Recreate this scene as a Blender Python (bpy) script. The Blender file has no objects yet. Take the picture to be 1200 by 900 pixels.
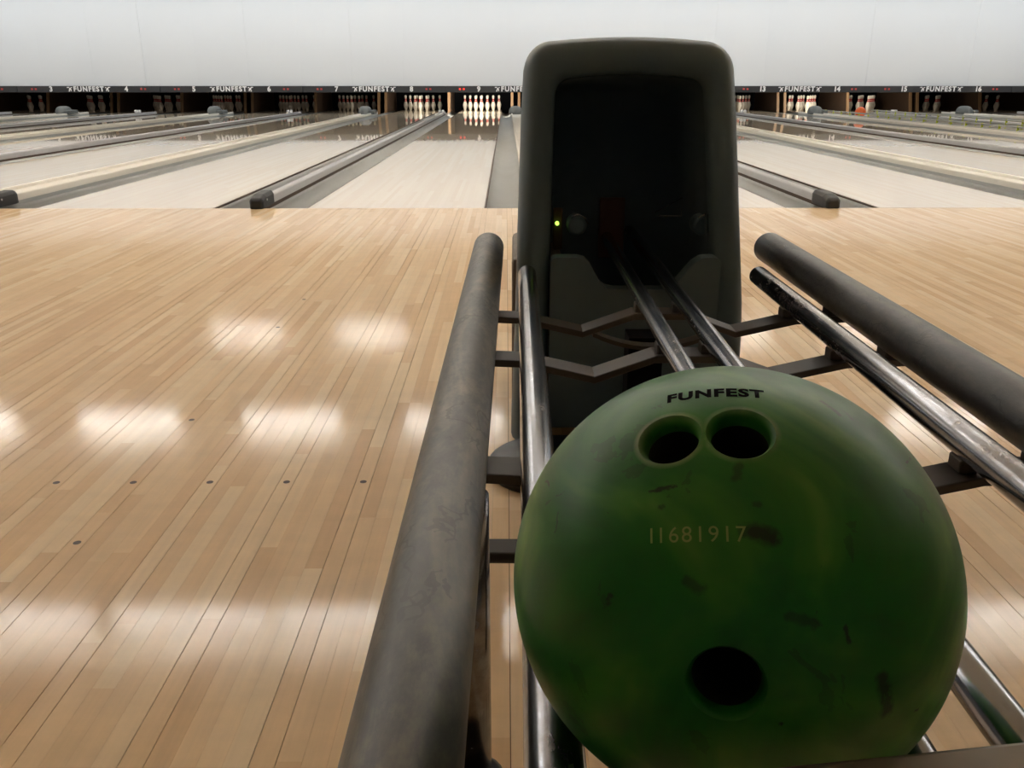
import bpy, bmesh, math, random
from mathutils import Vector, Matrix
random.seed(7)
C = bpy.context.scene.collection
PI = math.pi
# ------------------------------------------------------------------ camera, world, exposure
H = 0.693                                   # camera height above the approach
F = 1000.0; PITCH = math.atan(353 / F); YAW = math.atan(7 / 1060.0)
cd = bpy.data.cameras.new('camera'); cam = bpy.data.objects.new('camera', cd); C.objects.link(cam)
cd.sensor_fit = 'HORIZONTAL'; cd.sensor_width = 36.0; cd.lens = 36.0 * F / 1200
cd.clip_start = 0.01; cd.clip_end = 200
cam.location = (0, 0, H); cam.rotation_euler = (PI / 2 - PITCH, 0, -YAW)
bpy.context.scene.camera = cam
vs = bpy.context.scene.view_settings
vs.view_transform = 'Standard'; vs.look = 'None'; vs.gamma = 1; vs.exposure = 0.82; vs.use_curve_mapping = False
w = bpy.data.worlds.new('world'); bpy.context.scene.world = w; w.use_nodes = True
w.node_tree.nodes['Background'].inputs[0].default_value = (0.9, 0.8, 0.7, 1)
w.node_tree.nodes['Background'].inputs[1].default_value = 0.05
LAMP = 11.0                                 # emission of the ceiling lamps
ROWS = {5.65: [x for k in range(-5, 7) for x in (-2.45 + 2.6 * k, -1.2 + 2.6 * k)], 9.8: [-0.65 + 2.0 * k for k in range(-7, 9)], 14.0: [-4.4, -2.3, 3.9, 6.0, 10.2, -10.6, 12.3, -12.7]}
# lamps added behind an added board to brighten the white masking wall
for k in range(4):
    wl = bpy.data.lights.new('added_wall_wash', 'AREA'); wl.shape = 'RECTANGLE'; wl.size = 8.3; wl.size_y = 0.15; wl.energy = 46; wl.color = (0.93, 0.975, 1.0)
    wo = bpy.data.objects.new('added_wall_wash', wl); bpy.context.scene.collection.objects.link(wo)
    wo.location = (-12.6 + 8.4 * k, 19.1, 3.05); wo.rotation_euler = (math.radians(62), 0, 0)

# ------------------------------------------------------------------ layout
LW = 1.054; GW = 0.235
CENT = {9: -0.645, 10: 1.125}
for n in range(1, 19):
    k = (n - 9) // 2
    CENT[n] = CENT[9 + (n - 9) % 2] + 3.36 * k
FOUL = 5.06; DECK = FOUL + 18.288; LANE_END = FOUL + 19.35; MASK = 21.42

# ------------------------------------------------------------------ material helpers
class N:
    def __init__(s, name):
        s.m = bpy.data.materials.new(name); s.m.use_nodes = True; s.t = s.m.node_tree
        s.b = s.t.nodes['Principled BSDF']
    def node(s, typ, **kw):
        n = s.t.nodes.new(typ)
        for k, v in kw.items(): setattr(n, k, v)
        return n
    def lk(s, a, b): s.t.links.new(a, b)
    def put(s, sock, v):
        if hasattr(v, 'is_linked') or hasattr(v, 'links'): s.lk(v, sock)
        else: sock.default_value = v
    def math(s, op, a, b=0.0, c=0.0, clamp=False):
        n = s.node('ShaderNodeMath', operation=op, use_clamp=clamp)
        s.put(n.inputs[0], a); s.put(n.inputs[1], b); s.put(n.inputs[2], c)
        return n.outputs[0]
    def mix(s, f, a, b, mode='MIX'):
        n = s.node('ShaderNodeMix', data_type='RGBA', blend_type=mode)
        s.put(n.inputs[0], f); s.put(n.inputs[6], a); s.put(n.inputs[7], b)
        return n.outputs[2]
    def noise(s, vec, scale, detail=4, rough=0.5, dist=0.0):
        n = s.node('ShaderNodeTexNoise'); n.inputs['Scale'].default_value = scale
        n.inputs['Detail'].default_value = detail; n.inputs['Roughness'].default_value = rough
        n.inputs['Distortion'].default_value = dist
        if vec is not None: s.lk(vec, n.inputs['Vector'])
        return n.outputs['Fac']
    def ramp(s, f, stops):
        n = s.node('ShaderNodeValToRGB'); s.lk(f, n.inputs[0]); e = n.color_ramp.elements
        while len(e) > 1: e.remove(e[-1])
        e[0].position = stops[0][0]; e[0].color = stops[0][1]
        for p, c in stops[1:]:
            x = e.new(p); x.color = c
        return n.outputs[0]
    def mapping(s, vec, sc=(1, 1, 1), loc=(0, 0, 0)):
        n = s.node('ShaderNodeMapping'); n.inputs['Scale'].default_value = sc; n.inputs['Location'].default_value = loc
        s.lk(vec, n.inputs['Vector']); return n.outputs[0]
    def obj(s): return s.node('ShaderNodeTexCoord').outputs['Object']
    def pos(s): return s.node('ShaderNodeNewGeometry').outputs['Position']
    def bump(s, h, strength, dist=0.001):
        n = s.node('ShaderNodeBump'); n.inputs['Strength'].default_value = strength
        n.inputs['Distance'].default_value = dist; s.lk(h, n.inputs['Height'])
        s.lk(n.outputs[0], s.b.inputs['Normal']); return n.outputs[0]
def rgb(r, g, b):
    f = lambda c: ((c / 255 + 0.055) / 1.055) ** 2.4 if c > 10 else c / 255 / 12.92
    return (f(r), f(g), f(b), 1)
def plain(name, col, rough=0.5, metal=0.0, var=0.12, scale=20, coat=0.0, bump=0.0, coat_r=0.1, spec=0.5):
    s = N(name); c2 = tuple(x * (1 - var) for x in col[:3]) + (1,)
    f = s.noise(s.obj(), scale)
    s.lk(s.mix(f, c2, col), s.b.inputs['Base Color'])
    s.b.inputs['Roughness'].default_value = rough; s.b.inputs['Metallic'].default_value = metal
    s.b.inputs['Coat Weight'].default_value = coat; s.b.inputs['Coat Roughness'].default_value = coat_r
    s.b.inputs['Specular IOR Level'].default_value = spec
    if bump: s.bump(s.noise(s.obj(), scale * 6), bump)
    return s.m
def emit(name, col, st):
    s = N(name); s.b.inputs['Base Color'].default_value = col
    s.b.inputs['Emission Color'].default_value = col; s.b.inputs['Emission Strength'].default_value = st
    return s.m

BW = 0.0282; BX0 = -0.2645 - BW / 2        # approach board pitch; left edge of a pegged board
def boards(name, w_, x0, stops, seg, lines, coat_r, rough, grain=0.12, bump=0.05, bscale=260, coat_w=1.0):
    s = N(name); p = s.pos(); sep = s.node('ShaderNodeSeparateXYZ'); s.lk(p, sep.inputs[0])
    u = s.math('DIVIDE', s.math('SUBTRACT', sep.outputs[0], x0), w_)
    idx = s.math('FLOOR', u)
    wn = s.node('ShaderNodeTexWhiteNoise', noise_dimensions='1D'); s.lk(s.math('ADD', idx, 0.37), wn.inputs['W'])
    v = s.math('FLOOR', s.math('ADD', s.math('DIVIDE', sep.outputs[1], seg), s.math('MULTIPLY', wn.outputs['Value'], 7.3)))
    cv = s.node('ShaderNodeCombineXYZ'); s.lk(idx, cv.inputs[0]); s.lk(v, cv.inputs[1])
    w2 = s.node('ShaderNodeTexWhiteNoise', noise_dimensions='2D'); s.lk(cv.outputs[0], w2.inputs['Vector'])
    big = s.noise(p, 0.6, 2)
    val = s.math('ADD', s.math('MULTIPLY', w2.outputs['Value'], 0.8), s.math('MULTIPLY', big, 0.25))
    col = s.ramp(val, stops)
    gr = s.noise(s.mapping(p, (70, 3, 1)), 1.0, 6, 0.6)
    fig = s.noise(s.mapping(p, (9, 22, 1)), 1.0, 4, 0.65)
    g = s.math('ADD', s.math('MULTIPLY', gr, 0.6), s.math('MULTIPLY', fig, 0.4))
    g = s.math('MULTIPLY', s.math('SUBTRACT', g, 0.5), grain * 6)
    hsv = s.node('ShaderNodeHueSaturation'); s.lk(col, hsv.inputs['Color'])
    s.lk(s.math('ADD', g, 1.0), hsv.inputs['Value'])
    out = hsv.outputs[0]
    if lines:
        fr = s.math('FRACT', u)
        m5 = s.math('FLOORED_MODULO', idx, 5.0)
        is0 = s.math('LESS_THAN', m5, 0.5)
        edge = s.math('GREATER_THAN', s.math('ABSOLUTE', s.math('SUBTRACT', fr, 0.5)), 0.48)
        k = s.math('MULTIPLY', edge, s.math('ADD', s.math('MULTIPLY', is0, 0.45 * lines), 0.12 * lines))
        out = s.mix(k, out, (0.09, 0.045, 0.02, 1))
    s.lk(out, s.b.inputs['Base Color'])
    s.b.inputs['Roughness'].default_value = rough
    s.b.inputs['Coat Weight'].default_value = coat_w; s.b.inputs['Coat Roughness'].default_value = coat_r; s.b.inputs['Coat IOR'].default_value = 1.45
    s.b.inputs['Specular IOR Level'].default_value = 0.2
    n = s.node('ShaderNodeBump'); n.inputs['Strength'].default_value = bump; n.inputs['Distance'].default_value = 0.001
    s.lk(s.noise(s.mapping(p, (1, 1, 1)), bscale, 2), n.inputs['Height'])
    s.lk(n.outputs[0], s.b.inputs['Coat Normal'])
    return s.m
APP = [(0.0, rgb(219, 180, 135)), (0.3, rgb(231, 197, 152)), (0.65, rgb(239, 209, 167)), (1.0, rgb(246, 223, 187))]
LAN = [(0.0, rgb(240, 219, 190)), (0.5, rgb(243, 225, 198)), (1.0, rgb(247, 231, 205))]
M = {}
M['approach'] = boards('approach_boards', BW, BX0, APP, 0.55, 1.0, 0.07, 0.5, 0.08, 0.03, 420, 0.62)
M['board'] = boards('approach_board', BW, BX0, APP, 0.55, 0.0, 0.07, 0.5, 0.08, 0.03, 420, 0.62)
M['lane'] = boards('lane_boards', 0.02703, 0, LAN, 1.3, 0, 0.03, 0.5, 0.0, 0.0, 40)
M['gap'] = plain('joint_filler', rgb(92, 62, 38), 0.7)
M['white_wall'] = plain('white_masking_sheet', rgb(224, 227, 231), 0.6, var=0.03, scale=0.8)
M['ceiling'] = plain('ceiling_tile', rgb(238, 234, 226), 0.9, var=0.04, scale=3)
M['side'] = plain('side_wall_paint', rgb(120, 105, 95), 0.8)
M['dark_wall'] = plain('grey_wall_paint', rgb(150, 156, 160), 0.9)
M['pit'] = plain('black_pit_cloth', rgb(14, 14, 17), 0.95, spec=0.1)
M['carpet'] = plain('dark_carpet', rgb(50, 44, 46), 0.95)
M['sign'] = plain('dark_sign_beam', rgb(52, 53, 56), 0.5)
M['sign_white'] = plain('white_lettering', rgb(240, 240, 240), 0.5, var=0.02)
M['gutter'] = plain('grey_gutter_plastic', rgb(190, 192, 190), 0.45, var=0.15, scale=3, coat=0.0)
M['edge'] = plain('brown_edge_strip', rgb(84, 66, 52), 0.6)
M['divider'] = plain('pale_divider_board', rgb(240, 236, 226), 0.5, var=0.06, scale=2, coat=0.15)
M['rail'] = plain('silver_bumper_rail', rgb(205, 204, 206), 0.3, metal=0.2, coat=0.4)
M['cap'] = plain('black_rubber_cap', rgb(40, 41, 44), 0.45)
M['kick'] = plain('brown_kickback_wood', rgb(66, 47, 32), 0.6, var=0.3, scale=4)
M['kick_edge'] = plain('tan_kickback_edge', rgb(126, 96, 64), 0.6, var=0.2)
M['cover'] = plain('grey_plastic_cover', rgb(112, 116, 116), 0.5)
M['pin'] = plain('white_pin_coating', rgb(238, 230, 215), 0.25, var=0.05, coat=0.6)
M['pin_red'] = plain('red_pin_stripe', rgb(205, 40, 38), 0.3)
M['yellow'] = plain('yellow_clip_plastic', rgb(214, 224, 60), 0.5)
M['orange'] = plain('orange_ball_plastic', rgb(255, 112, 34), 0.35, var=0.1, coat=0.5)
M['red_led'] = emit('red_indicator', (1, 0.05, 0.03, 1), 0.45)
M['red_dim'] = emit('dim_red_indicator', (0.5, 0.06, 0.05, 1), 0.05)
M['green_led'] = emit('green_sensor_light', (0.45, 1.0, 0.1, 1), 1.2)
M['lamp'] = emit('lamp_diffuser', (1.0, 0.975, 0.94, 1), LAMP)
M['lamp_dim'] = emit('dim_lamp_diffuser', (1.0, 0.975, 0.94, 1), LAMP * 0.35)
M['uplight_fill'] = emit('added_uplight', (1.0, 0.975, 0.94, 1), 27.0)  # glow added on top of the lamps to brighten the ceiling
M['uplight_fill_dim'] = emit('dim_added_uplight', (1.0, 0.975, 0.94, 1), 20.0)
M['lamp_case'] = plain('lamp_housing', rgb(230, 230, 228), 0.5)
M['hood'] = plain('haze_lifted_black_plastic', rgb(88, 108, 120), 0.5, var=0.15, scale=30, bump=0.12)  # black plastic, with lens haze put into its lifted blue-grey colour
M['cavity'] = plain('haze_lifted_black_lining', rgb(84, 100, 112), 0.8, spec=0.3)  # black lining, colour lifted to stand in for haze over the dark mouth
M['grey_panel'] = plain('greyish_rear_panel', rgb(120, 108, 96), 0.6)
M['bracket'] = plain('painted_steel_bracket', rgb(62, 56, 51), 0.5, var=0.3, scale=25)
M['brown_belt'] = plain('brown_belt_cloth', rgb(70, 42, 30), 0.8)
M['dot'] = plain('dark_marker_dot', rgb(78, 62, 52), 0.6)
M['base'] = plain('black_base', rgb(16, 16, 18), 0.35, spec=0.35)
M['ink'] = plain('black_ink', rgb(10, 14, 10), 0.9, spec=0.05)
M['tan_ink'] = plain('tan_engraving', rgb(158, 176, 104), 0.8, spec=0.1)
M['steel'] = plain('worn_end_bar_metal', rgb(120, 112, 100), 0.4, metal=0.6, var=0.35, scale=30)

def chrome(name, wear, tint):
    s = N(name); o = s.obj()
    n1 = s.noise(s.mapping(o, (40, 6, 40)), 1.0, 6, 0.65)
    n2 = s.noise(o, 60, 5, 0.7)
    f = s.math('MULTIPLY', s.math('SUBTRACT', s.math('ADD', n1, s.math('MULTIPLY', n2, 0.5)), 0.72), 3.5 * wear, clamp=True)
    s.lk(s.mix(f, tint, (0.11, 0.085, 0.065, 1)), s.b.inputs['Base Color'])
    s.b.inputs['Metallic'].default_value = 1.0
    s.lk(s.math('ADD', s.math('MULTIPLY', f, 0.2), 0.17), s.b.inputs['Roughness'])
    s.bump(n2, 0.10 * wear)
    return s.m
M['chrome'] = chrome('chromed_steel', 0.7, (0.27, 0.285, 0.32, 1))
M['chrome_worn'] = chrome('worn_chromed_steel', 0.9, (0.17, 0.17, 0.18, 1))
def rubber(name, dk, sp):
    s = N(name); o = s.obj()
    n1 = s.noise(s.mapping(o, (22, 5, 22)), 1.0, 6, 0.65, 0.6)
    n2 = s.noise(s.mapping(o, (1, 0.5, 1)), 110, 6, 0.7)
    base = s.ramp(s.math('ADD', s.math('MULTIPLY', n1, 0.7), s.math('MULTIPLY', n2, 0.3)), [(0.34, rgb(44 * dk, 46 * dk, 50 * dk)), (0.46, rgb(70 * dk, 70 * dk, 70 * dk)), (0.54, rgb(98 * dk, 94 * dk, 85 * dk)), (0.66, rgb(126 * dk, 118 * dk, 103 * dk))])
    cr = s.node('ShaderNodeTexVoronoi', feature='DISTANCE_TO_EDGE'); cr.inputs['Scale'].default_value = 1.0
    wv = s.node('ShaderNodeVectorMath', operation='ADD'); s.lk(s.mapping(o, (45, 14, 45)), wv.inputs[0])
    nn = s.node('ShaderNodeTexNoise'); nn.inputs['Scale'].default_value = 40; s.lk(o, nn.inputs['Vector']); s.lk(nn.outputs['Color'], wv.inputs[1])
    s.lk(wv.outputs[0], cr.inputs['Vector'])
    crack = s.math('MULTIPLY', s.math('LESS_THAN', cr.outputs['Distance'], 0.035), s.math('GREATER_THAN', s.noise(o, 9, 3), 0.54))
    s.lk(s.mix(s.math('MULTIPLY', crack, 0.55), base, rgb(18, 17, 17)), s.b.inputs['Base Color'])
    h = s.math('SUBTRACT', s.math('MULTIPLY', n2, 0.5), s.math('MULTIPLY', crack, 1.0))
    s.b.inputs['Roughness'].default_value = 0.42
    s.b.inputs['Specular IOR Level'].default_value = sp
    s.bump(h, 0.45)
    return s.m
M['rubber'] = rubber('scuffed_rubber_sleeve', 0.95, 0.6)
M['rubber_dark'] = rubber('dark_rubber_sleeve', 0.62, 0.4)

# ------------------------------------------------------------------ mesh helpers
class MB:
    def __init__(s): s.v = []; s.f = []; s.mi = []; s.sm = []
    def add(s, vs_, fs, mi=0, smooth=False):
        o = len(s.v); s.v += [tuple(v) for v in vs_]
        for f in fs: s.f.append([i + o for i in f]); s.mi.append(mi); s.sm.append(smooth)
    def box(s, x0, x1, y0, y1, z0, z1, mi=0):
        v = [(x, y, z) for z in (z0, z1) for y in (y0, y1) for x in (x0, x1)]
        s.add(v, [(0, 2, 3, 1), (4, 5, 7, 6), (0, 1, 5, 4), (2, 6, 7, 3), (0, 4, 6, 2), (1, 3, 7, 5)], mi)
    def cbox(s, x0, x1, y0, y1, z0, z1, c, mi=0):
        """box with all edges chamfered by c"""
        bm = bmesh.new(); bmesh.ops.create_cube(bm, size=1)
        for v in bm.verts:
            v.co = Vector(((x0 + x1) / 2 + v.co.x * (x1 - x0), (y0 + y1) / 2 + v.co.y * (y1 - y0), (z0 + z1) / 2 + v.co.z * (z1 - z0)))
        bmesh.ops.bevel(bm, geom=bm.edges[:], offset=c, segments=2, profile=0.5, affect='EDGES')
        bm.verts.index_update()
        s.add([v.co for v in bm.verts], [[v.index for v in f.verts] for f in bm.faces], mi); bm.free()
    def tube(s, pts, r, n=24, cap=True, mi=0, round_end=0.0):
        pts = [Vector(p) for p in pts]; rings = []
        rs = r if isinstance(r, (list, tuple)) else [r] * len(pts)
        if round_end:
            d0 = (pts[1] - pts[0]).normalized(); d1 = (pts[-1] - pts[-2]).normalized(); e = round_end
            pts = [pts[0], pts[0] + d0 * e * 0.3, pts[0] + d0 * e] + pts[1:-1] + [pts[-1] - d1 * e, pts[-1] - d1 * e * 0.3, pts[-1]]
            rs = [rs[0] - e, rs[0] - e * 0.3, rs[0]] + list(rs[1:-1]) + [rs[-1], rs[-1] - e * 0.3, rs[-1] - e]
        o = len(s.v)
        for i, p in enumerate(pts):
            d = (pts[min(i + 1, len(pts) - 1)] - pts[max(i - 1, 0)]).normalized()
            up = Vector((0, 0, 1)) if abs(d.z) < 0.9 else Vector((0, 1, 0))
            a = d.cross(up).normalized(); b = a.cross(d).normalized()
            for k in range(n):
                t = 2 * PI * k / n; s.v.append(tuple(p + (a * math.cos(t) + b * math.sin(t)) * rs[i]))
        for i in range(len(pts) - 1):
            for k in range(n):
                s.f.append([o + i * n + k, o + i * n + (k + 1) % n, o + (i + 1) * n + (k + 1) % n, o + (i + 1) * n + k]); s.mi.append(mi); s.sm.append(True)
        if cap:
            s.f.append([o + k for k in range(n)][::-1]); s.mi.append(mi); s.sm.append(False)
            e = o + (len(pts) - 1) * n
            s.f.append([e + k for k in range(n)]); s.mi.append(mi); s.sm.append(False)
    def lathe(s, prof, n=20, mi_of=None, org=(0, 0, 0)):
        o = len(s.v)
        for r, z in prof:
            for k in range(n):
                t = 2 * PI * k / n; s.v.append((org[0] + r * math.cos(t), org[1] + r * math.sin(t), org[2] + z))
        for i in range(len(prof) - 1):
            for k in range(n):
                s.f.append([o + i * n + k, o + i * n + (k + 1) % n, o + (i + 1) * n + (k + 1) % n, o + (i + 1) * n + k])
                s.mi.append(mi_of(i) if mi_of else 0); s.sm.append(True)
        s.f.append([o + k for k in range(n)][::-1]); s.mi.append(0); s.sm.append(False)
        e = o + (len(prof) - 1) * n
        s.f.append([e + k for k in range(n)]); s.mi.append(0); s.sm.append(True)
    def prism(s, poly, y0, y1, mi=0, axis='y'):
        """poly of (x, z) pushed from y0 to y1"""
        n = len(poly)
        if axis == 'y': v = [(x, y, z) for y in (y0, y1) for x, z in poly]
        else: v = [(y, x, z) for y in (y0, y1) for x, z in poly]
        s.add(v, [tuple(range(n))[::-1], tuple(range(n, 2 * n))] + [(i, (i + 1) % n, n + (i + 1) % n, n + i) for i in range(n)], mi)
    def mesh(s, name, mats):
        me = bpy.data.meshes.new(name); me.from_pydata(s.v, [], s.f)
        for m in mats: me.materials.append(m)
        me.polygons.foreach_set('material_index', s.mi); me.polygons.foreach_set('use_smooth', s.sm)
        bm = bmesh.new(); bm.from_mesh(me); bmesh.ops.recalc_face_normals(bm, faces=bm.faces[:]); bm.to_mesh(me); bm.free()
        me.update(); return me
    def build(s, name, mats, parent=None, loc=(0, 0, 0), **tags):
        if not isinstance(mats, (list, tuple)): mats = [mats]
        return link(name, s.mesh(name, mats), parent, loc, **tags)
def link(name, me, parent=None, loc=(0, 0, 0), **tags):
    o = bpy.data.objects.new(name, me); C.objects.link(o); o.location = loc
    if parent: o.parent = parent
    for k, v in tags.items(): o[k] = v
    return o
def empty(name, loc=(0, 0, 0), rz=0, parent=None, **tags):
    o = link(name, None, parent, loc, **tags); o.rotation_euler = (0, 0, rz); o.empty_display_size = 0.1; return o
def bevel(o, wd, seg=3, ang=0.6):
    m = o.modifiers.new('bevel', 'BEVEL'); m.width = wd; m.segments = seg; m.limit_method = 'ANGLE'; m.angle_limit = ang
    return o
def text_mesh(txt, size, bold=0.0, spacing=1.0, shear=0.0):
    cu = bpy.data.curves.new('lettering', 'FONT'); cu.body = txt; cu.size = size; cu.offset = bold
    cu.align_x = 'CENTER'; cu.align_y = 'CENTER'; cu.space_character = spacing; cu.shear = shear; cu.resolution_u = 4
    o = bpy.data.objects.new('lettering', cu); C.objects.link(o)
    dg = bpy.context.evaluated_depsgraph_get(); dg.update()
    me = bpy.data.meshes.new_from_object(o.evaluated_get(dg))
    bpy.data.objects.remove(o); bpy.data.curves.remove(cu)
    return me
def copy_tree(o, parent=None, done=None):
    c = o.copy(); C.objects.link(c)
    if parent: c.parent = parent
    for ch in KIDS.get(o.name, []): copy_tree(ch, c)
    return c
KIDS = {}

# ------------------------------------------------------------------ the room
X0, X1, Y0, CZ = -17.0, 17.0, -6.0, 3.45
NB0, NB1 = -60, 90                                     # indices of the boards built one by one
bxl, bxr = BX0 + NB0 * BW, BX0 + NB1 * BW
b = MB(); ybuilt = -0.9
b.box(X0, bxl, Y0, FOUL, -0.1, 0); b.box(bxr, X1, Y0, FOUL, -0.1, 0); b.box(bxl, bxr, Y0, ybuilt, -0.1, 0)
b.box(bxl, bxr, ybuilt, FOUL, -0.1, -0.004, 1)
floor = b.build('floor', [M['approach'], M['gap']], kind='structure', label='pale tan maple approach floor in narrow glossy strips')
wide, thin = 0.0005, 0.0001
mb = {}
for kind in ((1, 1), (1, 0), (0, 1), (0, 0)):
    q = MB(); q.box(wide if kind[0] else thin, BW - (wide if kind[1] else thin), ybuilt, FOUL, -0.0045, 0)
    mb[kind] = q.mesh('board', [M['board']])
for i in range(NB0, NB1):
    m5 = i % 5
    kind = (1, 1) if m5 == 0 else ((1, 0) if m5 == 1 else ((0, 1) if m5 == 4 else (0, 0)))
    link('board', mb[kind], floor, (BX0 + i * BW, 0, 0))
q = MB(); q.tube([(0, 0, -0.002), (0, 0, 0.0002)], 0.0062, 16)
dm = q.mesh('marker_dot', [M['dot']])
for x, y in [(-0.828, 1.424), (-0.687, 1.424), (-0.5465, 1.424), (-0.4055, 1.424), (-0.2645, 1.424), (-0.1235, 1.424), (-0.969, 1.424),
             (-0.687, 1.206), (-0.687, 1.733), (-0.687, 2.48), (-0.687, 2.83), (1.004, 1.424), (0.863, 1.424)]:
    link('marker_dot', dm, floor, (x, y, 0))
b = MB(); b.box(X0, X1, Y0, MASK, CZ, CZ + 0.1); b.build('ceiling', M['ceiling'], kind='structure')
b = MB(); b.box(X0 - 0.1, X0, Y0, 25.5, -0.3, CZ); b.build('wall_left', M['side'], kind='structure')
b = MB(); b.box(X1, X1 + 0.1, Y0, 25.5, -0.3, CZ); b.build('wall_right', M['side'], kind='structure')
b = MB(); b.box(X0, X1, Y0 - 0.1, Y0, -0.1, CZ); b.build('wall_front', M['dark_wall'], kind='structure')
# white masking wall made of sheets
SZ0 = 0.62
b = MB(); b.box(X0, X1, MASK + 0.03, MASK + 0.06, SZ0 + 0.02, CZ)
wb = b.build('wall_back', M['white_wall'], kind='structure', label='white masking wall of tall sheets above the pin decks')
q = MB(); nx = 6; g = []
pw = 1.216
def wav(u): return 0.004 * math.sin(u * PI) - 0.002
vv = []; 
for j in (0, 1):
    for k in range(nx + 1):
        u = k / nx; vv.append((0.0003 + u * (pw - 0.0006), -wav(u), SZ0 if j == 0 else CZ))
for j in (0, 1):
    for k in range(nx + 1):
        u = k / nx; vv.append((0.0003 + u * (pw - 0.0006), 0.022, SZ0 if j == 0 else CZ))
n = nx + 1; ff = []
for k in range(nx):
    ff += [(k, k + 1, n + k + 1, n + k), (2 * n + k, 3 * n + k, 3 * n + k + 1, 2 * n + k + 1), (k, 2 * n + k, 2 * n + k + 1, k + 1), (n + k, n + k + 1, 3 * n + k + 1, 3 * n + k)]
ff += [(0, n, 3 * n, 2 * n), (nx, 2 * n + nx, 3 * n + nx, n + nx)]
q.add(vv, ff); pm = q.mesh('panel', [M['white_wall']])
for k in range(28):
    o = link('panel', pm, wb, (-17 + k * pw, MASK, 0)); o.rotation_euler = (0, 0, random.uniform(-0.007, 0.007))
b = MB(); b.box(X0, X1, 18.86, 18.9, 2.58, CZ); b.build('added_shield_1', M['ceiling'], kind='structure', label='added unseen board that hides the wall lamps')  # unseen board added to keep the wash lamps out of floor reflections
# black pit behind the pins
b = MB(); b.box(X0, X1, 25.2, 25.3, -0.4, CZ); b.build('wall_pit', M['pit'], kind='structure')
b = MB(); b.box(X0, X1, LANE_END, 25.3, -0.42, -0.4); b.build('floor_pit', M['pit'], kind='structure')
b = MB(); b.box(X0, X1, FOUL, LANE_END, -0.16, -0.14); b.build('floor_under_lanes', M['pit'], kind='structure')

# ------------------------------------------------------------------ lanes, gutters, dividers
def trough(q, x0, x1, y0, y1):
    cx, r, d = (x0 + x1) / 2, (x1 - x0) / 2, 0.085; n = 12; t = 0.006; P = []
    for k in range(n + 1):
        a = PI + PI * k / n; P.append((cx + r * math.cos(a), -0.012 + d * math.sin(a)))
    Q = [(cx + (x - cx) * 1.0, z - t) for x, z in P]
    v = [(x, y, z) for y in (y0, y1) for x, z in P] + [(x, y, z) for y in (y0, y1) for x, z in Q]
    m = n + 1; f = []
    for k in range(n):
        f += [(k, k + 1, m + k + 1, m + k), (2 * m + k, 3 * m + k, 3 * m + k + 1, 2 * m + k + 1), (k, 2 * m + k, 2 * m + k + 1, k + 1), (m + k, m + k + 1, 3 * m + k + 1, 3 * m + k)]
    f += [(0, m, 3 * m, 2 * m), (n, 2 * m + n, 3 * m + n, m + n)]
    q.add(v, f, 0, True)
q = MB(); q.box(-LW / 2 + 0.012, LW / 2 - 0.012, FOUL + 0.004, LANE_END, -0.1, 0); lane_me = q.mesh('lane', [M['lane']])
q = MB(); q.box(-0.006, 0.006, FOUL + 0.004, LANE_END, -0.1, -0.001); es_me = q.mesh('edge_strip', [M['edge']])
q = MB(); trough(q, -GW / 2, GW / 2, FOUL, LANE_END - 0.2); gut_me = q.mesh('gutter', [M['gutter']])
WORD = ['', 'one', 'two', 'three', 'four', 'five', 'six', 'seven', 'eight', 'nine', 'ten', 'eleven', 'twelve', 'thirteen', 'fourteen', 'fifteen', 'sixteen', 'seventeen', 'eighteen']
for n in range(1, 19):
    l = link('lane', lane_me, None, (CENT[n], 0, 0), kind='structure', label='glossy pale bowling lane leading to sign number %s' % WORD[n])
    for sgn in (-1, 1):
        link('edge_strip', es_me, l, (sgn * (LW / 2 - 0.006), 0, 0))
        link('gutter', gut_me, None, (CENT[n] + sgn * (LW / 2 + GW / 2), 0, 0), kind='structure',
             label='grey half-round gutter along the %s side of lane %s' % ('left' if sgn < 0 else 'right', WORD[n]))
# foul line strip: dark joint at the lane start
b = MB(); b.box(X0, X1, FOUL - 0.0, FOUL + 0.004, -0.1, -0.0008); b.build('foul_joint', M['edge'], kind='structure')

def rail_profile(cx, wd, z0, z1):
    P = [(cx - wd / 2, z0)]
    r = wd / 2
    for k in range(9):
        a = PI - PI * k / 8; P.append((cx + r * math.cos(a), z1 - r * 0.6 + r * 0.6 * math.sin(a)))
    P.append((cx + wd / 2, z0)); return P
def cap(parent, x, y):
    q = MB(); wd = 0.082
    v = []
    for (yy, w2, zt) in ((y - 0.03, wd * 0.36, 0.045), (y - 0.015, wd * 0.5, 0.062), (y + 0.05, wd * 0.52, 0.078), (y + 0.22, wd * 0.5, 0.082), (y + 0.25, wd * 0.44, 0.074)):
        v.append([(x - w2, yy, 0.001), (x - w2, yy, zt * 0.75), (x - w2 * 0.7, yy, zt), (x + w2 * 0.7, yy, zt), (x + w2, yy, zt * 0.75), (x + w2, yy, 0.001)])
    V = [p for r_ in v for p in r_]; Fc = []
    for i in range(4):
        for k in range(6): Fc.append((i * 6 + k, i * 6 + (k + 1) % 6, (i + 1) * 6 + (k + 1) % 6, (i + 1) * 6 + k))
    Fc += [tuple(range(6)), tuple(range(24, 30))]
    q.add(V, Fc, 0); o = q.build('rubber_cap', M['cap'], parent, label='black rubber end cap')
    bevel(o, 0.006, 2)
    q = MB(); q.tube([(x + wd * 0.5, y + 0.06, 0.045), (x + wd * 0.56, y + 0.06, 0.045)], 0.006, 10); q.build('screw', M['rail'], o)
DIV_END = 20.9
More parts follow.
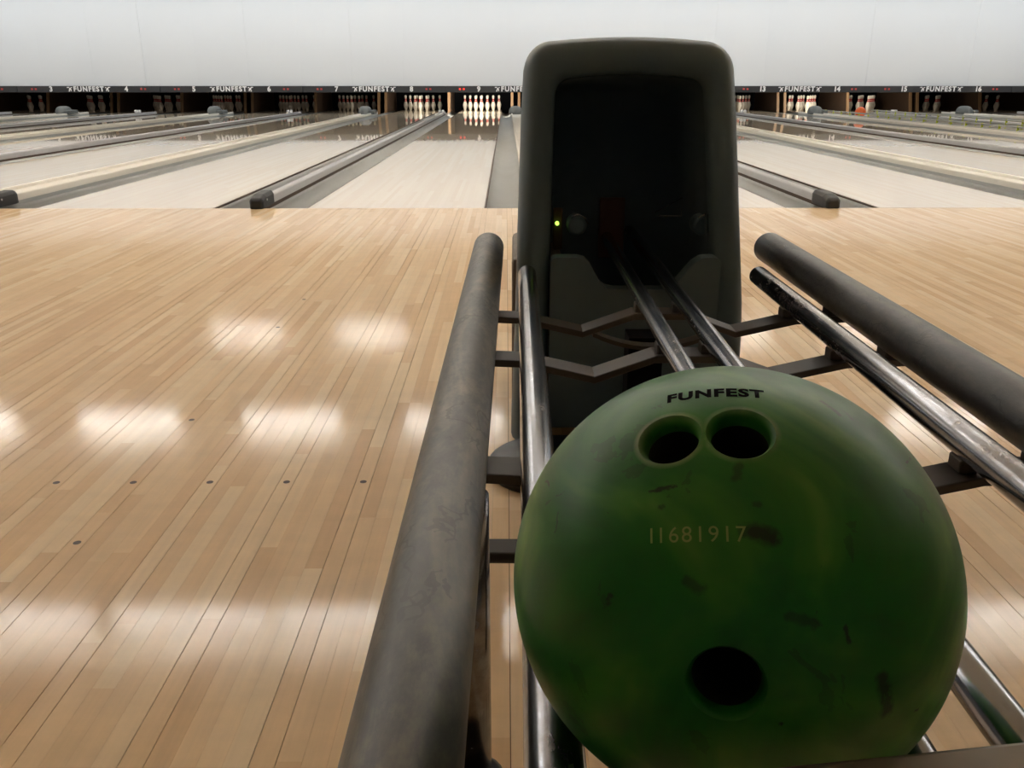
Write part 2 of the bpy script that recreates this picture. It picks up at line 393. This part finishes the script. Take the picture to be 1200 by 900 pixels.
def divider(nl, nr):
    xl = CENT[nl] + LW / 2 + GW; xr = CENT[nr] - LW / 2 - GW; cx = (xl + xr) / 2; y0 = FOUL + 0.02
    both = 'between lanes %s and %s' % (WORD[nl], WORD[nr])
    if xr - xl > 0.15:
        t = empty('ball_return_divider', (cx, y0, 0), category='lane divider', group='ball return dividers between lane pairs',
                  label='flat pale topped divider %s' % both)
        hw = (xr - xl) / 2
        q = MB(); q.box(-hw + 0.004, hw - 0.004, 0, DIV_END - y0, -0.1, 0.012); q.build('body', M['gutter'], t)
        q = MB(); q.cbox(-hw + 0.02, hw - 0.02, 0.0, DIV_END - y0, 0.0125, 0.032, 0.004); q.build('top_board', M['divider'], t)
        for s in (-1, 1):
            q = MB(); q.prism(rail_profile(s * (hw - 0.012), 0.03, 0.012, 0.055), 0.15, DIV_END - y0); q.build('rail', M['divider'], t)
            cap(t, s * (hw - 0.012), -0.03)
        # grey cover over the ball lift
        cv = empty('ball_lift_cover', (cx, 20.05, 0.034), category='cover', group='grey covers at the far end of the dividers',
                   label='small grey domed cover on the divider %s' % both)
        q = MB(); V = []; Fc = []; nu, nv = 16, 8
        for i in range(nv + 1):
            a = i / nv * PI / 2
            for k in range(nu):
                p = 2 * PI * k / nu; rx, ry = 0.15, 0.26
                ce = max(math.cos(a), 0.02) ** 0.6
                V.append((rx * ce * math.cos(p) - 0.03, ry * ce * math.sin(p), 0.17 * math.sin(a) ** 0.85 if a > 0 else 0))
        for i in range(nv):
            for k in range(nu): Fc.append((i * nu + k, i * nu + (k + 1) % nu, (i + 1) * nu + (k + 1) % nu, (i + 1) * nu + k))
        Fc += [tuple(range(nu))[::-1], tuple(range(nv * nu, nv * nu + nu))]
        q.add(V, Fc, 0, True); q.build('shell', M['cover'], cv)
        q = MB(); q.cbox(0.08, 0.2, -0.2, 0.2, 0.0, 0.085, 0.02); q.build('side_flap', M['cover'], cv)
    else:
        t = empty('lane_divider', (cx, y0, 0), category='lane divider', group='narrow dividers with a silver bumper rail',
                  label='narrow divider with silver rail %s' % both)
        q = MB(); q.box(-0.028, 0.028, 0, DIV_END - y0, -0.1, 0.006); q.build('body', M['edge'], t)
        q = MB(); q.prism(rail_profile(0.0, 0.052, 0.0065, 0.062), 0.16, DIV_END - y0); q.build('rail', M['rail'], t)
        cap(t, -0.012, -0.03)
        for s in (-1, 1):
            q = MB(); q.cbox(s * 0.036 - 0.026, s * 0.036 + 0.026, 19.85 - y0, 19.93 - y0, 0.062, 0.125, 0.012)
            q.build('end_cap', M['sign_white'], t, label='small white end cap')
for n in range(1, 18): divider(n, n + 1)

# ------------------------------------------------------------------ kickback panels beside the pin decks
def kick(x, lab):
    t = empty('kickback_panel', (x, 22.55, 0), category='side panel', group='kickback panels beside the pin decks', label=lab)
    q = MB(); q.prism([(0.04, -0.12), (0.34, 0.85), (2.2, 0.85), (2.2, -0.12)], -0.02, 0.02, axis='x'); q.build('panel', M['kick'], t)
    q = MB(); q.prism([(0.0, -0.12), (0.30, 0.85), (0.339, 0.85), (0.039, -0.12)], -0.032, 0.032, axis='x'); q.build('edge_post', M['kick_edge'], t)
for n in range(1, 19):
    for s in (-1, 1):
        other = n + s
        if other < 1 or other > 18: continue
        gap = abs(CENT[other] - CENT[n]) - LW - 2 * GW
        if gap < 0.15 and s < 0: continue
        x = CENT[n] + s * (LW / 2 + GW + (0.035 if gap > 0.15 else gap / 2))
        kick(x, 'brown wooden panel with tan front edge %s' % (('on the %s of the pins of lane %s' % ('left' if s < 0 else 'right', WORD[n])) if gap > 0.15 else 'between the pins of lanes %s and %s' % (WORD[n], WORD[other])))

# ------------------------------------------------------------------ pins
prof = [(0.0258, 0), (0.0285, 0.003), (0.036, 0.03), (0.050, 0.075), (0.0585, 0.105), (0.0605, 0.118), (0.0585, 0.140), (0.052, 0.166), (0.042, 0.195), (0.032, 0.222),
        (0.0258, 0.240), (0.0235, 0.252), (0.0228, 0.262), (0.0232, 0.276), (0.0242, 0.290), (0.0268, 0.308), (0.0305, 0.327), (0.0323, 0.343), (0.0305, 0.360), (0.023, 0.374), (0.010, 0.3805)]
q = MB(); q.lathe(prof, 16, lambda i: 1 if i in (9, 10, 12, 13) else 0)
pin_me = q.mesh('bowling_pin', [M['pin'], M['pin_red']])
rows = [('head pin', 0, 0)]
names = {2: ['left pin of the second row', 'right pin of the second row'],
         3: ['left pin of the third row', 'middle pin of the third row', 'right pin of the third row'],
         4: ['leftmost pin of the back row', 'second pin from left in the back row', 'second pin from right in the back row', 'rightmost pin of the back row']}
for r_ in (2, 3, 4):
    for k in range(r_): rows.append((names[r_][k], (k - (r_ - 1) / 2) * 0.3048, (r_ - 1) * 0.264))
for n in range(2, 19):
    if n in (10, 11, 12): continue
    for nm, dx, dy in rows:
        link('bowling_pin', pin_me, None, (CENT[n] + dx, DECK + dy, 0.0), category='bowling pin',
             label='white red-striped pin, %s, under sign %s' % (nm, WORD[n]), group='bowling pins standing on lane %d' % n)

# ------------------------------------------------------------------ sign beams
num_me = {}
def flat_text(txt, size, **kw):
    me = text_mesh(txt, size, **kw)
    me.transform(Matrix.Rotation(PI / 2, 4, 'X')); me.materials.clear(); me.materials.append(M['sign_white']); return me
fun = flat_text('FUNFEST', 0.152, bold=0.0065, spacing=1.24)
for n in range(1, 19, 2):
    c = (CENT[n] + CENT[n + 1]) / 2; y = MASK - 0.07
    t = empty('sign_beam', (c, y, 0.55), category='sign', group='numbered sign beams above the pin decks',
              label='dark beam with white FUNFEST lettering between numbers %s and %s' % (WORD[n], WORD[n + 1]))
    q = MB(); q.cbox(-1.676, 1.676, 0, 0.06, -0.072, 0.072, 0.006); q.build('beam', M['sign'], t)
    link('name_lettering', fun, t, (0, -0.002, -0.0))
    for s in (-1, 1):
        q = MB()
        for (dx, dz, w_, h_) in ((0.44, 0.0, 0.05, 0.05), (0.405, 0.035, 0.035, 0.02), (0.48, 0.04, 0.06, 0.022), (0.46, -0.04, 0.03, 0.03), (0.415, -0.025, 0.02, 0.05)):
            q.prism([(s * dx - w_ / 2, dz - h_ / 2), (s * dx + w_ / 2, dz - h_ * 0.3), (s * dx + w_ * 0.6, dz + h_ / 2), (s * dx - w_ * 0.3, dz + h_ * 0.55)], -0.003, -0.0005)
        q.build('burst_mark', M['sign_white'], t)
    for m, s in ((n, -1), (n + 1, 1)):
        link('lane_number', flat_text(str(m), 0.155, bold=0.007), t, (CENT[m] - c, -0.002, 0))
        q = MB()
        for d in (-0.045, 0.045): q.box(CENT[m] - c + s * 0.40 + d - 0.022, CENT[m] - c + s * 0.40 + d + 0.022, -0.006, -0.0005, -0.018, 0.022)
        q.build('indicator_light', M['red_led'] if m == 9 else M['red_dim'], t, label='small red indicator light')

# pin deck lamps behind the beams
DECKL = {9: 42, 8: 6, 14: 24, 13: 4, 15: 3}
for n, e in DECKL.items():
    ld = bpy.data.lights.new('deck_lamp', 'AREA'); ld.shape = 'RECTANGLE'; ld.size = 0.9; ld.size_y = 0.1; ld.energy = e; ld.color = (1, 0.93, 0.8)
    lo = bpy.data.objects.new('deck_lamp', ld); C.objects.link(lo); lo.location = (CENT[n], MASK + 0.25, 0.75); lo.rotation_euler = (math.radians(62), 0, 0)

# ------------------------------------------------------------------ bumpers and orange ball on lane 14
for s in (-1, 1):
    x = CENT[14] + s * (LW / 2 + 0.06)
    t = empty('bumper_rail', (x, 6.0, 0), category='bumper rail', group='raised bumpers of lane 14',
              label='raised grey bumper rail with yellow clips, %s side of lane 14' % ('left' if s < 0 else 'right'))
    q = MB(); q.tube([(0, 0, 0.10), (0, 14.6, 0.10)], 0.014, 10); q.build('upper_bar', M['gutter'], t)
    q = MB(); q.tube([(0, 0, 0.045), (0, 14.6, 0.045)], 0.012, 10); q.build('lower_bar', M['gutter'], t)
    q = MB(); q.cbox(-0.015, 0.015, -0.007, 0.007, 0.02, 0.118, 0.003); cm = q.mesh('clip', [M['yellow']])
    for k in range(30): link('clip', cm, t, (0, 0.3 + 0.482 * k, 0))
bm = bmesh.new(); bmesh.ops.create_uvsphere(bm, u_segments=32, v_segments=20, radius=0.1085)
for f in bm.faces: f.smooth = True
me = bpy.data.meshes.new('orange_ball'); bm.to_mesh(me); bm.free(); me.materials.append(M['orange'])
link('bowling_ball', me, None, (7.46, 18.8, 0.1085), category='ball', label='bright orange bowling ball rolling on lane 14')

# ------------------------------------------------------------------ ball return: rack frame is turned slightly against the lanes
RYAW = -math.atan(12 / 1060.0)
def P(a, t, b_): return (a, t, H - b_)
rack = empty('ball_rack', (0, 0, 0), RYAW, category='rack', label='ball return rack of two padded rails, chrome rails and black brackets')
def rail(name, a, b_, r, t0, t1, mat, lab, re=0.004, n=40):
    q = MB(); k = 10
    q.tube([P(a, t0 + (t1 - t0) * i / k, b_) for i in range(k + 1)], r, n, round_end=re)
    return q.build(name, mat, rack, label=lab)
rail('padded_rail', -0.0545, 0.311, 0.030, 0.02, 1.715, M['rubber'], 'scuffed grey rubber padded rail on the left', 0.012)
rail('padded_rail', 0.506, 0.311, 0.030, 0.02, 1.715, M['rubber_dark'], 'dark rubber padded rail on the right', 0.012)
rail('chrome_rail', 0.0200, 0.323, 0.0158, 0.10, 1.51, M['chrome'], 'shiny chrome rail on the left')
rail('chrome_rail', 0.431, 0.323, 0.0162, 0.10, 1.50, M['chrome_worn'], 'worn chrome rail on the right')
for a in (0.198, 0.2575): rail('ball_track', a, 0.318, 0.0125, 0.27, 1.95, M['chrome'], 'chrome track tube running into the hood')
CX = 0.2275
def bracket(t, wd=0.044):
    pts = [(-0.085, 0.346), (0.012, 0.350), (0.106, 0.372), (0.186, 0.343)]
    pts = pts + [(2 * CX - a, b_) for a, b_ in reversed(pts)]
    th = 0.010
    poly = [(a, H - b_) for a, b_ in pts] + [(a, H - b_ - th) for a, b_ in reversed(pts)]
    q = MB(); q.prism(poly, t - wd / 2, t + wd / 2)
    br = bevel(q.build('bracket', M['bracket'], rack), 0.0015, 2)
    for a, b0 in ((0.0200, 0.338), (0.431, 0.338), (0.198, 0.330), (0.2575, 0.330)):
        q = MB(); q.cbox(a - 0.009, a + 0.009, t - 0.012, t + 0.012, H - 0.352, H - b0, 0.002); q.build('mount', M['bracket'], br)
    for a in (-0.0545, 0.506):
        q = MB(); q.cbox(a - 0.012, a + 0.012, t - 0.016, t + 0.016, H - 0.349, H - 0.338, 0.002); q.build('mount', M['bracket'], br)
for t in (1.325, 1.105, 0.752, 0.34): bracket(t)
# curved strap under the tracks
q = MB(); th = 0.007; A = []
for k in range(13):
    u = -1 + k / 6; A.append((CX + u * 0.10, 0.414 - 0.024 * u * u))
q.prism([(a, H - b_) for a, b_ in A] + [(a, H - b_ - th) for a, b_ in reversed(A)], 1.36, 1.385); q.build('curved_strap', M['bracket'], rack)
# legs, cross bar, round base
for a in (-0.045,):
    q = MB(); q.tube([(a, 0.705, 0.004), (a, 0.705, H - 0.357)], 0.0205, 32); q.build('leg', M['chrome'], rack)
    q = MB(); q.lathe([(0.034, 0), (0.034, 0.008), (0.026, 0.014)], 24, None, (a, 0.705, 0.0)); q.build('foot', M['base'], rack)
q = MB(); q.cbox(-0.03, 0.26, 0.735, 0.765, 0.245, 0.257, 0.002); q.build('cross_bar', M['bracket'], rack)
def stadium(hw_, r, m=14): return [(hw_ - r + r * math.cos(a), r * math.sin(a)) for a in [-PI / 2 + PI * k / m for k in range(m + 1)]] + [(-(hw_ - r) + r * math.cos(a), r * math.sin(a)) for a in [PI / 2 + PI * k / m for k in range(m + 1)]]
q = MB(); R5 = []
for ins, z in ((0.004, 0.0), (0.0, 0.010), (0.004, 0.020), (0.014, 0.027), (0.05, 0.032)): R5.append([(CX + x, 1.475 + y, z) for x, y in stadium(0.282 - ins, 0.118 - ins)])
m_ = len(R5[0]); Fc = [(i * m_ + k, i * m_ + (k + 1) % m_, (i + 1) * m_ + (k + 1) % m_, (i + 1) * m_ + k) for i in range(4) for k in range(m_)] + [tuple(range(m_))[::-1], tuple(range(4 * m_, 5 * m_))]
q.add([p for r_ in R5 for p in r_], Fc, 0, True); q.build('oval_base', M['base'], rack)
q = MB(); q.box(CX - 0.03, CX + 0.03, 1.43, 1.49, 0.03, H - 0.42); q.build('column', M['pit'], rack)
q = MB(); q.box(CX - 0.03, CX + 0.03, 0.728, 0.776, 0.0, H - 0.3535); q.build('column', M['pit'], rack)
# end bar
q = MB(); L = 0.56; ang = math.atan(0.0145 / 0.107)
q.cbox(-0.12, L - 0.12, -0.034, 0.0, -0.02, 0.0, 0.0025); eb = q.build('end_bar', M['steel'], rack, (0.0915, 0.2536, H - 0.241)); eb.rotation_euler = (0, 0, ang)
for a in (-0.03, 0.40):
    q = MB(); q.cbox(a - 0.012, a + 0.012, -0.03, -0.004, -0.13, -0.0205, 0.002); q.build('stay', M['bracket'], eb)

# ------------------------------------------------------------------ hood
hood = empty('ball_return_hood', (0, 0, 0), RYAW, category='hood', label='tall black plastic ball return hood behind the rack')
def hw(z): return 0.2335 - 0.032 * z
def lean(z): return 1.605 + max(0.0, z - 0.26) * 0.36
ZT = 0.772
def outline(ins, zt, r, nside=10, narc=10, ntop=8):
    pts = []
    for k in range(nside): z = (zt - r) * k / nside; pts.append((-(hw(z) - ins), z))
    w_ = hw(zt) - ins
    for k in range(narc + 1):
        a = PI - PI / 2 * k / narc; pts.append((-(w_ - r) + r * math.cos(a), zt - r + r * math.sin(a)))
    xs = w_ - r
    for k in range(1, ntop): u = -1 + 2 * k / ntop; pts.append((u * xs, zt + 0.0075 * (1 - u * u)))
    for k in range(narc + 1):
        a = PI / 2 - PI / 2 * k / narc; pts.append(((w_ - r) + r * math.cos(a), zt - r + r * math.sin(a)))
    for k in range(nside - 1, -1, -1): z = (zt - r) * k / nside; pts.append((hw(z) - ins, z))
    return pts
def loft(q, rings, mi=0):
    o = len(q.v); n = len(rings[0])
    for pts, dep in rings:
        pass
def hood_ring(ins, dep, r, top_in=None):
    ti = ins if top_in is None else top_in
    pts = outline(ins, ZT - ti, r)
    return [(CX - 0.0035 + a, lean(z) + dep, z) for a, z in pts]
outer = [hood_ring(0.064, 0.030, 0.032, 0.070), hood_ring(0.0615, 0.014, 0.034, 0.066), hood_ring(0.052, 0.003, 0.038, 0.055), hood_ring(0.038, -0.003, 0.044, 0.038),
         hood_ring(0.022, 0.001, 0.05, 0.02), hood_ring(0.010, 0.012, 0.053, 0.009), hood_ring(0.003, 0.028, 0.056, 0.003), hood_ring(0.0, 0.052, 0.058, 0.0),
         hood_ring(0.0, 0.25, 0.058, 0.004), hood_ring(0.006, 0.36, 0.06, 0.02), hood_ring(0.03, 0.41, 0.06, 0.05)]
q = MB(); n = len(outer[0]); V = [p for r_ in outer for p in r_]; Fc = []
for i in range(len(outer) - 1):
    for k in range(n - 1): Fc.append((i * n + k, i * n + k + 1, (i + 1) * n + k + 1, (i + 1) * n + k))
Fc.append(tuple((len(outer) - 1) * n + k for k in range(n)))
q.add(V, Fc, 0, True); q.build('shell', M['hood'], hood)
inner = [hood_ring(0.0655, 0.0295, 0.031, 0.0715), hood_ring(0.072, 0.33, 0.03, 0.09)]
q = MB(); V = [p for r_ in inner for p in r_]; Fc = [(k, k + 1, n + k + 1, n + k) for k in range(n - 1)] + [tuple(n + k for k in range(n))]
q.add(V, Fc, 0, True); q.build('cavity_lining', M['cavity'], hood)
# apron with the dip through which the tracks run
def arc(cx, cz, r, a0, a1, m=5): return [(cx + r * math.cos(a0 + (a1 - a0) * k / m), cz + r * math.sin(a0 + (a1 - a0) * k / m)) for k in range(m + 1)]
zt_, zl = H - 0.314, H - 0.376
poly = [(0.066, 0.03), (0.066, zt_ - 0.01)] + arc(0.078, zt_ - 0.012, 0.012, PI, PI / 2, 3) + [(0.118, zt_)] + \
       [(0.132, zt_ - 0.004), (0.142, zt_ - 0.014), (0.152, zt_ - 0.032), (0.162, zt_ - 0.050), (0.174, zl + 0.003), (0.19, zl)] + \
       [(0.28, zl), (0.298, zl + 0.004), (0.312, zt_ - 0.046), (0.326, zt_ - 0.028), (0.340, zt_ - 0.011), (0.354, zt_ - 0.002), (0.362, zt_)] + \
       arc(0.379, zt_ - 0.012, 0.012, PI / 2, 0, 3) + [(0.391, 0.03)]
q = MB(); q.prism(poly, 1.612, 1.65); bevel(q.build('apron', M['hood'], hood), 0.007, 4)
q = MB(); q.cbox(-0.009, 0.10, 1.78, 2.12, 0.0, 0.345, 0.012); q.build('rear_panel', M['grey_panel'], hood, label='greyish lower rear panel')
# things inside the mouth
def wheel(a, t, z):
    q = MB(); q.tube([P(a, t, H - z), P(a, t + 0.05, H - z)], 0.020, 24, round_end=0.006); o = q.build('roller', M['hood'], hood)
    q = MB(); q.tube([P(a - 0.012, t - 0.004, H - z - 0.018), P(a + 0.002, t - 0.004, H - z - 0.024), P(a + 0.016, t - 0.004, H - z - 0.017), P(a + 0.023, t - 0.002, H - z - 0.004)], 0.0016, 8)
    q.build('metal_clip', M['chrome'], o)
wheel(0.122, 1.72, 0.422); wheel(0.375, 1.72, 0.422)
q = MB(); q.cbox(0.075, 0.094, 1.74, 1.75, 0.37, 0.455, 0.003); o = q.build('sensor_strip', M['brown_belt'], hood)
q = MB(); q.tube([P(0.083, 1.732, H - 0.425), P(0.083, 1.741, H - 0.425)], 0.004, 12); q.build('green_light', M['green_led'], o, label='small glowing green light')
q = MB(); q.cbox(0.18, 0.235, 1.86, 1.87, 0.33, 0.46, 0.003); q.build('belt', M['brown_belt'], hood)
q = MB(); q.tube([P(0.29, 1.80, 0.255), P(0.345, 1.80, 0.225), P(0.345, 1.80, 0.262), P(0.295, 1.80, 0.262)], 0.0012, 8); q.build('wire', M['chrome'], hood)

# ------------------------------------------------------------------ the green ball
BR = 0.1085
cC = Vector((0.10937, -0.09939, -0.43515))
camM = Matrix.Translation(cam.location) @ cam.rotation_euler.to_matrix().to_4x4()
BC = camM @ cC
def hit(x, y):
    """direction from the ball centre to the surface point that a line of sight meets (used to lay out holes and print)"""
    d = (camM.to_3x3() @ Vector(((x - 600) / F, -(y - 450) / F, -1))).normalized(); o = Vector(cam.location) - BC
    bb = o.dot(d); cc = o.dot(o) - BR * BR; disc = bb * bb - cc
    return (o + d * (-bb - math.sqrt(max(disc, 0)))).normalized()
ballm = N('swirled_green_ball'); s = ballm; o_ = s.obj()
n1 = s.noise(o_, 9, 3, 0.55, 1.8); n2 = s.noise(o_, 30, 5, 0.6, 0.5); n3 = s.noise(o_, 140, 4, 0.7)
col = s.ramp(n1, [(0.26, rgb(12, 90, 24)), (0.46, rgb(30, 110, 32)), (0.60, rgb(62, 130, 42)), (0.76, rgb(104, 156, 66))])
spots = s.math('MULTIPLY', s.math('GREATER_THAN', n2, 0.64), 0.30)
col = s.mix(spots, col, rgb(22, 34, 20))
SC = [((762, 577), (790, 569), 0.0011, 0.8), ((640, 590), (662, 575), 0.0007, 0.5), ((1034, 795), (1040, 832), 0.0042, 0.75), ((915, 848), (1075, 832), 0.0009, 0.8),
      ((926, 722), (955, 730), 0.0030, 0.5), ((992, 735), (994, 752), 0.0016, 0.8), ((805, 680), (820, 690), 0.0032, 0.55), ((712, 708), (716, 698), 0.0016, 0.8),
      ((866, 545), (862, 560), 0.0026, 0.5), ((1062, 542), (1072, 534), 0.0011, 0.85), ((962, 470), (985, 486), 0.0018, 0.5), ((872, 622), (884, 618), 0.0032, 0.6), ((884, 624), (906, 630), 0.0046, 0.85),
      ((640, 562), (644, 570), 0.0010, 0.8), ((655, 600), (650, 625), 0.0009, 0.5), ((774, 594), (776, 596), 0.0018, 0.6), ((884, 590), (890, 592), 0.0020, 0.5), ((986, 480), (1000, 492), 0.001, 0.5)]
warp = s.node('ShaderNodeTexNoise'); warp.inputs['Scale'].default_value = 260; s.lk(o_, warp.inputs['Vector'])
wsc = s.node('ShaderNodeVectorMath', operation='SCALE'); s.lk(warp.outputs['Color'], wsc.inputs[0]); wsc.inputs['Scale'].default_value = 0.004
wad = s.node('ShaderNodeVectorMath', operation='ADD'); s.lk(o_, wad.inputs[0]); s.lk(wsc.outputs[0], wad.inputs[1])
mask = None
for p0, p1, rad, st in SC:
    A_ = hit(*p0) * BR + Vector((0.002,) * 3); B_ = hit(*p1) * BR + Vector((0.002,) * 3); AB = B_ - A_
    sub = s.node('ShaderNodeVectorMath', operation='SUBTRACT'); s.lk(wad.outputs[0], sub.inputs[0]); sub.inputs[1].default_value = A_
    dt = s.node('ShaderNodeVectorMath', operation='DOT_PRODUCT'); s.lk(sub.outputs[0], dt.inputs[0]); dt.inputs[1].default_value = AB / AB.length_squared
    cl = s.math('ADD', dt.outputs['Value'], 0.0, clamp=True)
    sc_ = s.node('ShaderNodeVectorMath', operation='SCALE'); sc_.inputs[0].default_value = AB; s.lk(cl, sc_.inputs['Scale'])
    dd = s.node('ShaderNodeVectorMath', operation='DISTANCE'); s.lk(sub.outputs[0], dd.inputs[0]); s.lk(sc_.outputs[0], dd.inputs[1])
    k = s.math('MULTIPLY', s.math('SUBTRACT', 1.0, s.math('DIVIDE', dd.outputs['Value'], rad), clamp=True), 1.6, clamp=True)
    k = s.math('MULTIPLY', s.math('MULTIPLY', k, st), s.math('MULTIPLY', s.math('SUBTRACT', n3, 0.28), 6.0, clamp=True))
    mask = k if mask is None else s.math('MAXIMUM', mask, k)
col = s.mix(mask, col, rgb(20, 18, 14))
pn = s.node('ShaderNodeVectorMath', operation='NORMALIZE'); s.lk(o_, pn.inputs[0])
ring = None
for (hx, hy), hr in (((784, 513), 0.0117), ((868, 506), 0.0122)):
    dt = s.node('ShaderNodeVectorMath', operation='DISTANCE'); s.lk(pn.outputs[0], dt.inputs[0]); dt.inputs[1].default_value = hit(hx, hy)
    k = s.math('SUBTRACT', 1.0, s.math('ABSOLUTE', s.math('DIVIDE', s.math('SUBTRACT', s.math('MULTIPLY', dt.outputs['Value'], BR), hr + 0.0028), 0.0022)), clamp=True)
    ring = k if ring is None else s.math('MAXIMUM', ring, k)
col = s.mix(s.math('MULTIPLY', ring, s.math('MULTIPLY', s.math('SUBTRACT', n2, 0.32), 1.8, clamp=True)), col, rgb(150, 168, 120))
s.lk(col, s.b.inputs['Base Color'])
s.lk(s.math('ADD', s.math('MULTIPLY', n2, 0.2), 0.3), s.b.inputs['Roughness'])
s.b.inputs['Specular IOR Level'].default_value = 0.35
s.bump(n3, 0.06)
M['ball'] = s.m
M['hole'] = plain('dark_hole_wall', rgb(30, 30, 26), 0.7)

bm = bmesh.new(); bmesh.ops.create_uvsphere(bm, u_segments=192, v_segments=96, radius=BR, matrix=Matrix.Rotation(0.6, 4, 'Y'))
for f in bm.faces: f.smooth = True
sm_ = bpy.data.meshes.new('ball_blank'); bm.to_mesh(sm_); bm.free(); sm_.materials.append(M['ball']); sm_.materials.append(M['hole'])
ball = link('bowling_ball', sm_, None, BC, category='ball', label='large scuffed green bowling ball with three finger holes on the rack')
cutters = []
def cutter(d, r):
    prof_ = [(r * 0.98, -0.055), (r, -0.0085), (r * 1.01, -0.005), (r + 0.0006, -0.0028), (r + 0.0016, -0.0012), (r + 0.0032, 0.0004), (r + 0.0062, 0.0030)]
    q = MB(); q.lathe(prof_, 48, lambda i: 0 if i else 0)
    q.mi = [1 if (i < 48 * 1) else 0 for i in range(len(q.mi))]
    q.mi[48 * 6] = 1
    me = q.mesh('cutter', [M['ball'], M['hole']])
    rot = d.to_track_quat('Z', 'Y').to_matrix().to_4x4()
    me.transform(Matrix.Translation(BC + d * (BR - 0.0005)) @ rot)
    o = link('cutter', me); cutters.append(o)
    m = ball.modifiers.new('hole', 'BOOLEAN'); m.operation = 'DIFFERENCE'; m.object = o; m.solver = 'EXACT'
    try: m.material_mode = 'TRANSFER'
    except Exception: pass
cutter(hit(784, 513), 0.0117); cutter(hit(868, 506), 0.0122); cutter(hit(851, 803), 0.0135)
dg = bpy.context.evaluated_depsgraph_get(); dg.update()
nm = bpy.data.meshes.new_from_object(ball.evaluated_get(dg)); nm.name = 'bowling_ball'
ball.modifiers.clear(); ball.data = nm
for o in cutters: bpy.data.objects.remove(o)
for p_ in nm.polygons: p_.use_smooth = True
nm.set_sharp_from_angle(angle=math.radians(35))
def sphere_print(name, txt, size, px, py, dxp, dyp, mat, vs_=1.0, **kw):
    me = text_mesh(txt, size, **kw)
    bm = bmesh.new(); bm.from_mesh(me); bmesh.ops.triangulate(bm, faces=bm.faces[:])
    bmesh.ops.subdivide_edges(bm, edges=[e for e in bm.edges if e.calc_length() > size * 0.2], cuts=2)
    d0 = hit(px, py); R_ = (hit(px + dxp, py + dyp) - hit(px - dxp, py - dyp)); R_ = (R_ - d0 * R_.dot(d0)).normalized(); U_ = d0.cross(R_).normalized()
    if U_.z < 0: U_ = -U_
    for v in bm.verts:
        d = (d0 + (R_ * v.co.x + U_ * v.co.y * vs_) / BR).normalized(); v.co = d * (BR + 0.00012)
    bm.to_mesh(me); bm.free(); me.materials.clear(); me.materials.append(mat)
    return link(name, me, ball)
sphere_print('printed_name', 'FUNFEST', 0.0098, 837, 461, 30, -1.6, M['ink'], bold=0.0005, spacing=1.15)
sphere_print('serial_number', 'I1681917', 0.0092, 816, 627, 30, -0.6, M['tan_ink'], spacing=1.15)

# ------------------------------------------------------------------ ceiling lamps
q = MB(); q.cbox(-0.60, 0.60, -0.06, 0.06, CZ - 0.225, CZ - 0.19, 0.006)
for sx in (-0.4, 0.4): q.tube([(sx, 0, CZ - 0.19), (sx, 0, CZ)], 0.006, 8)
cm = q.mesh('housing', [M['lamp_case']])
q = MB(); q.cbox(-0.59, 0.59, -0.045, 0.045, CZ - 0.25, CZ - 0.226, 0.008); tm = q.mesh('diffuser', [M['lamp']]); td = q.mesh('diffuser', [M['lamp_dim']])
q = MB(); q.cbox(-0.59, 0.59, -0.05, 0.05, CZ - 0.189, CZ - 0.180, 0.002); um = q.mesh('added_uplight_face', [M['uplight_fill']]); q2 = MB(); q2.cbox(-0.59, 0.59, -0.05, 0.05, CZ - 0.189, CZ - 0.180, 0.002); ud = q2.mesh('added_uplight_face', [M['uplight_fill_dim']])  # added glowing top faces, fill light thrown onto the ceiling
for y in ROWS:
    for x in ROWS[y]:
        if not X0 + 0.7 < x < X1 - 0.7: continue
        t = link('ceiling_lamp', cm, None, (x, y, 0), category='ceiling lamp', group='long ceiling lamps over the lanes',
                 label='long white fluorescent lamp hanging below the ceiling')
        link('diffuser', td if y > 13 else tm, t); link('added_uplight_face', um if 6 < y < 13 else ud, t)
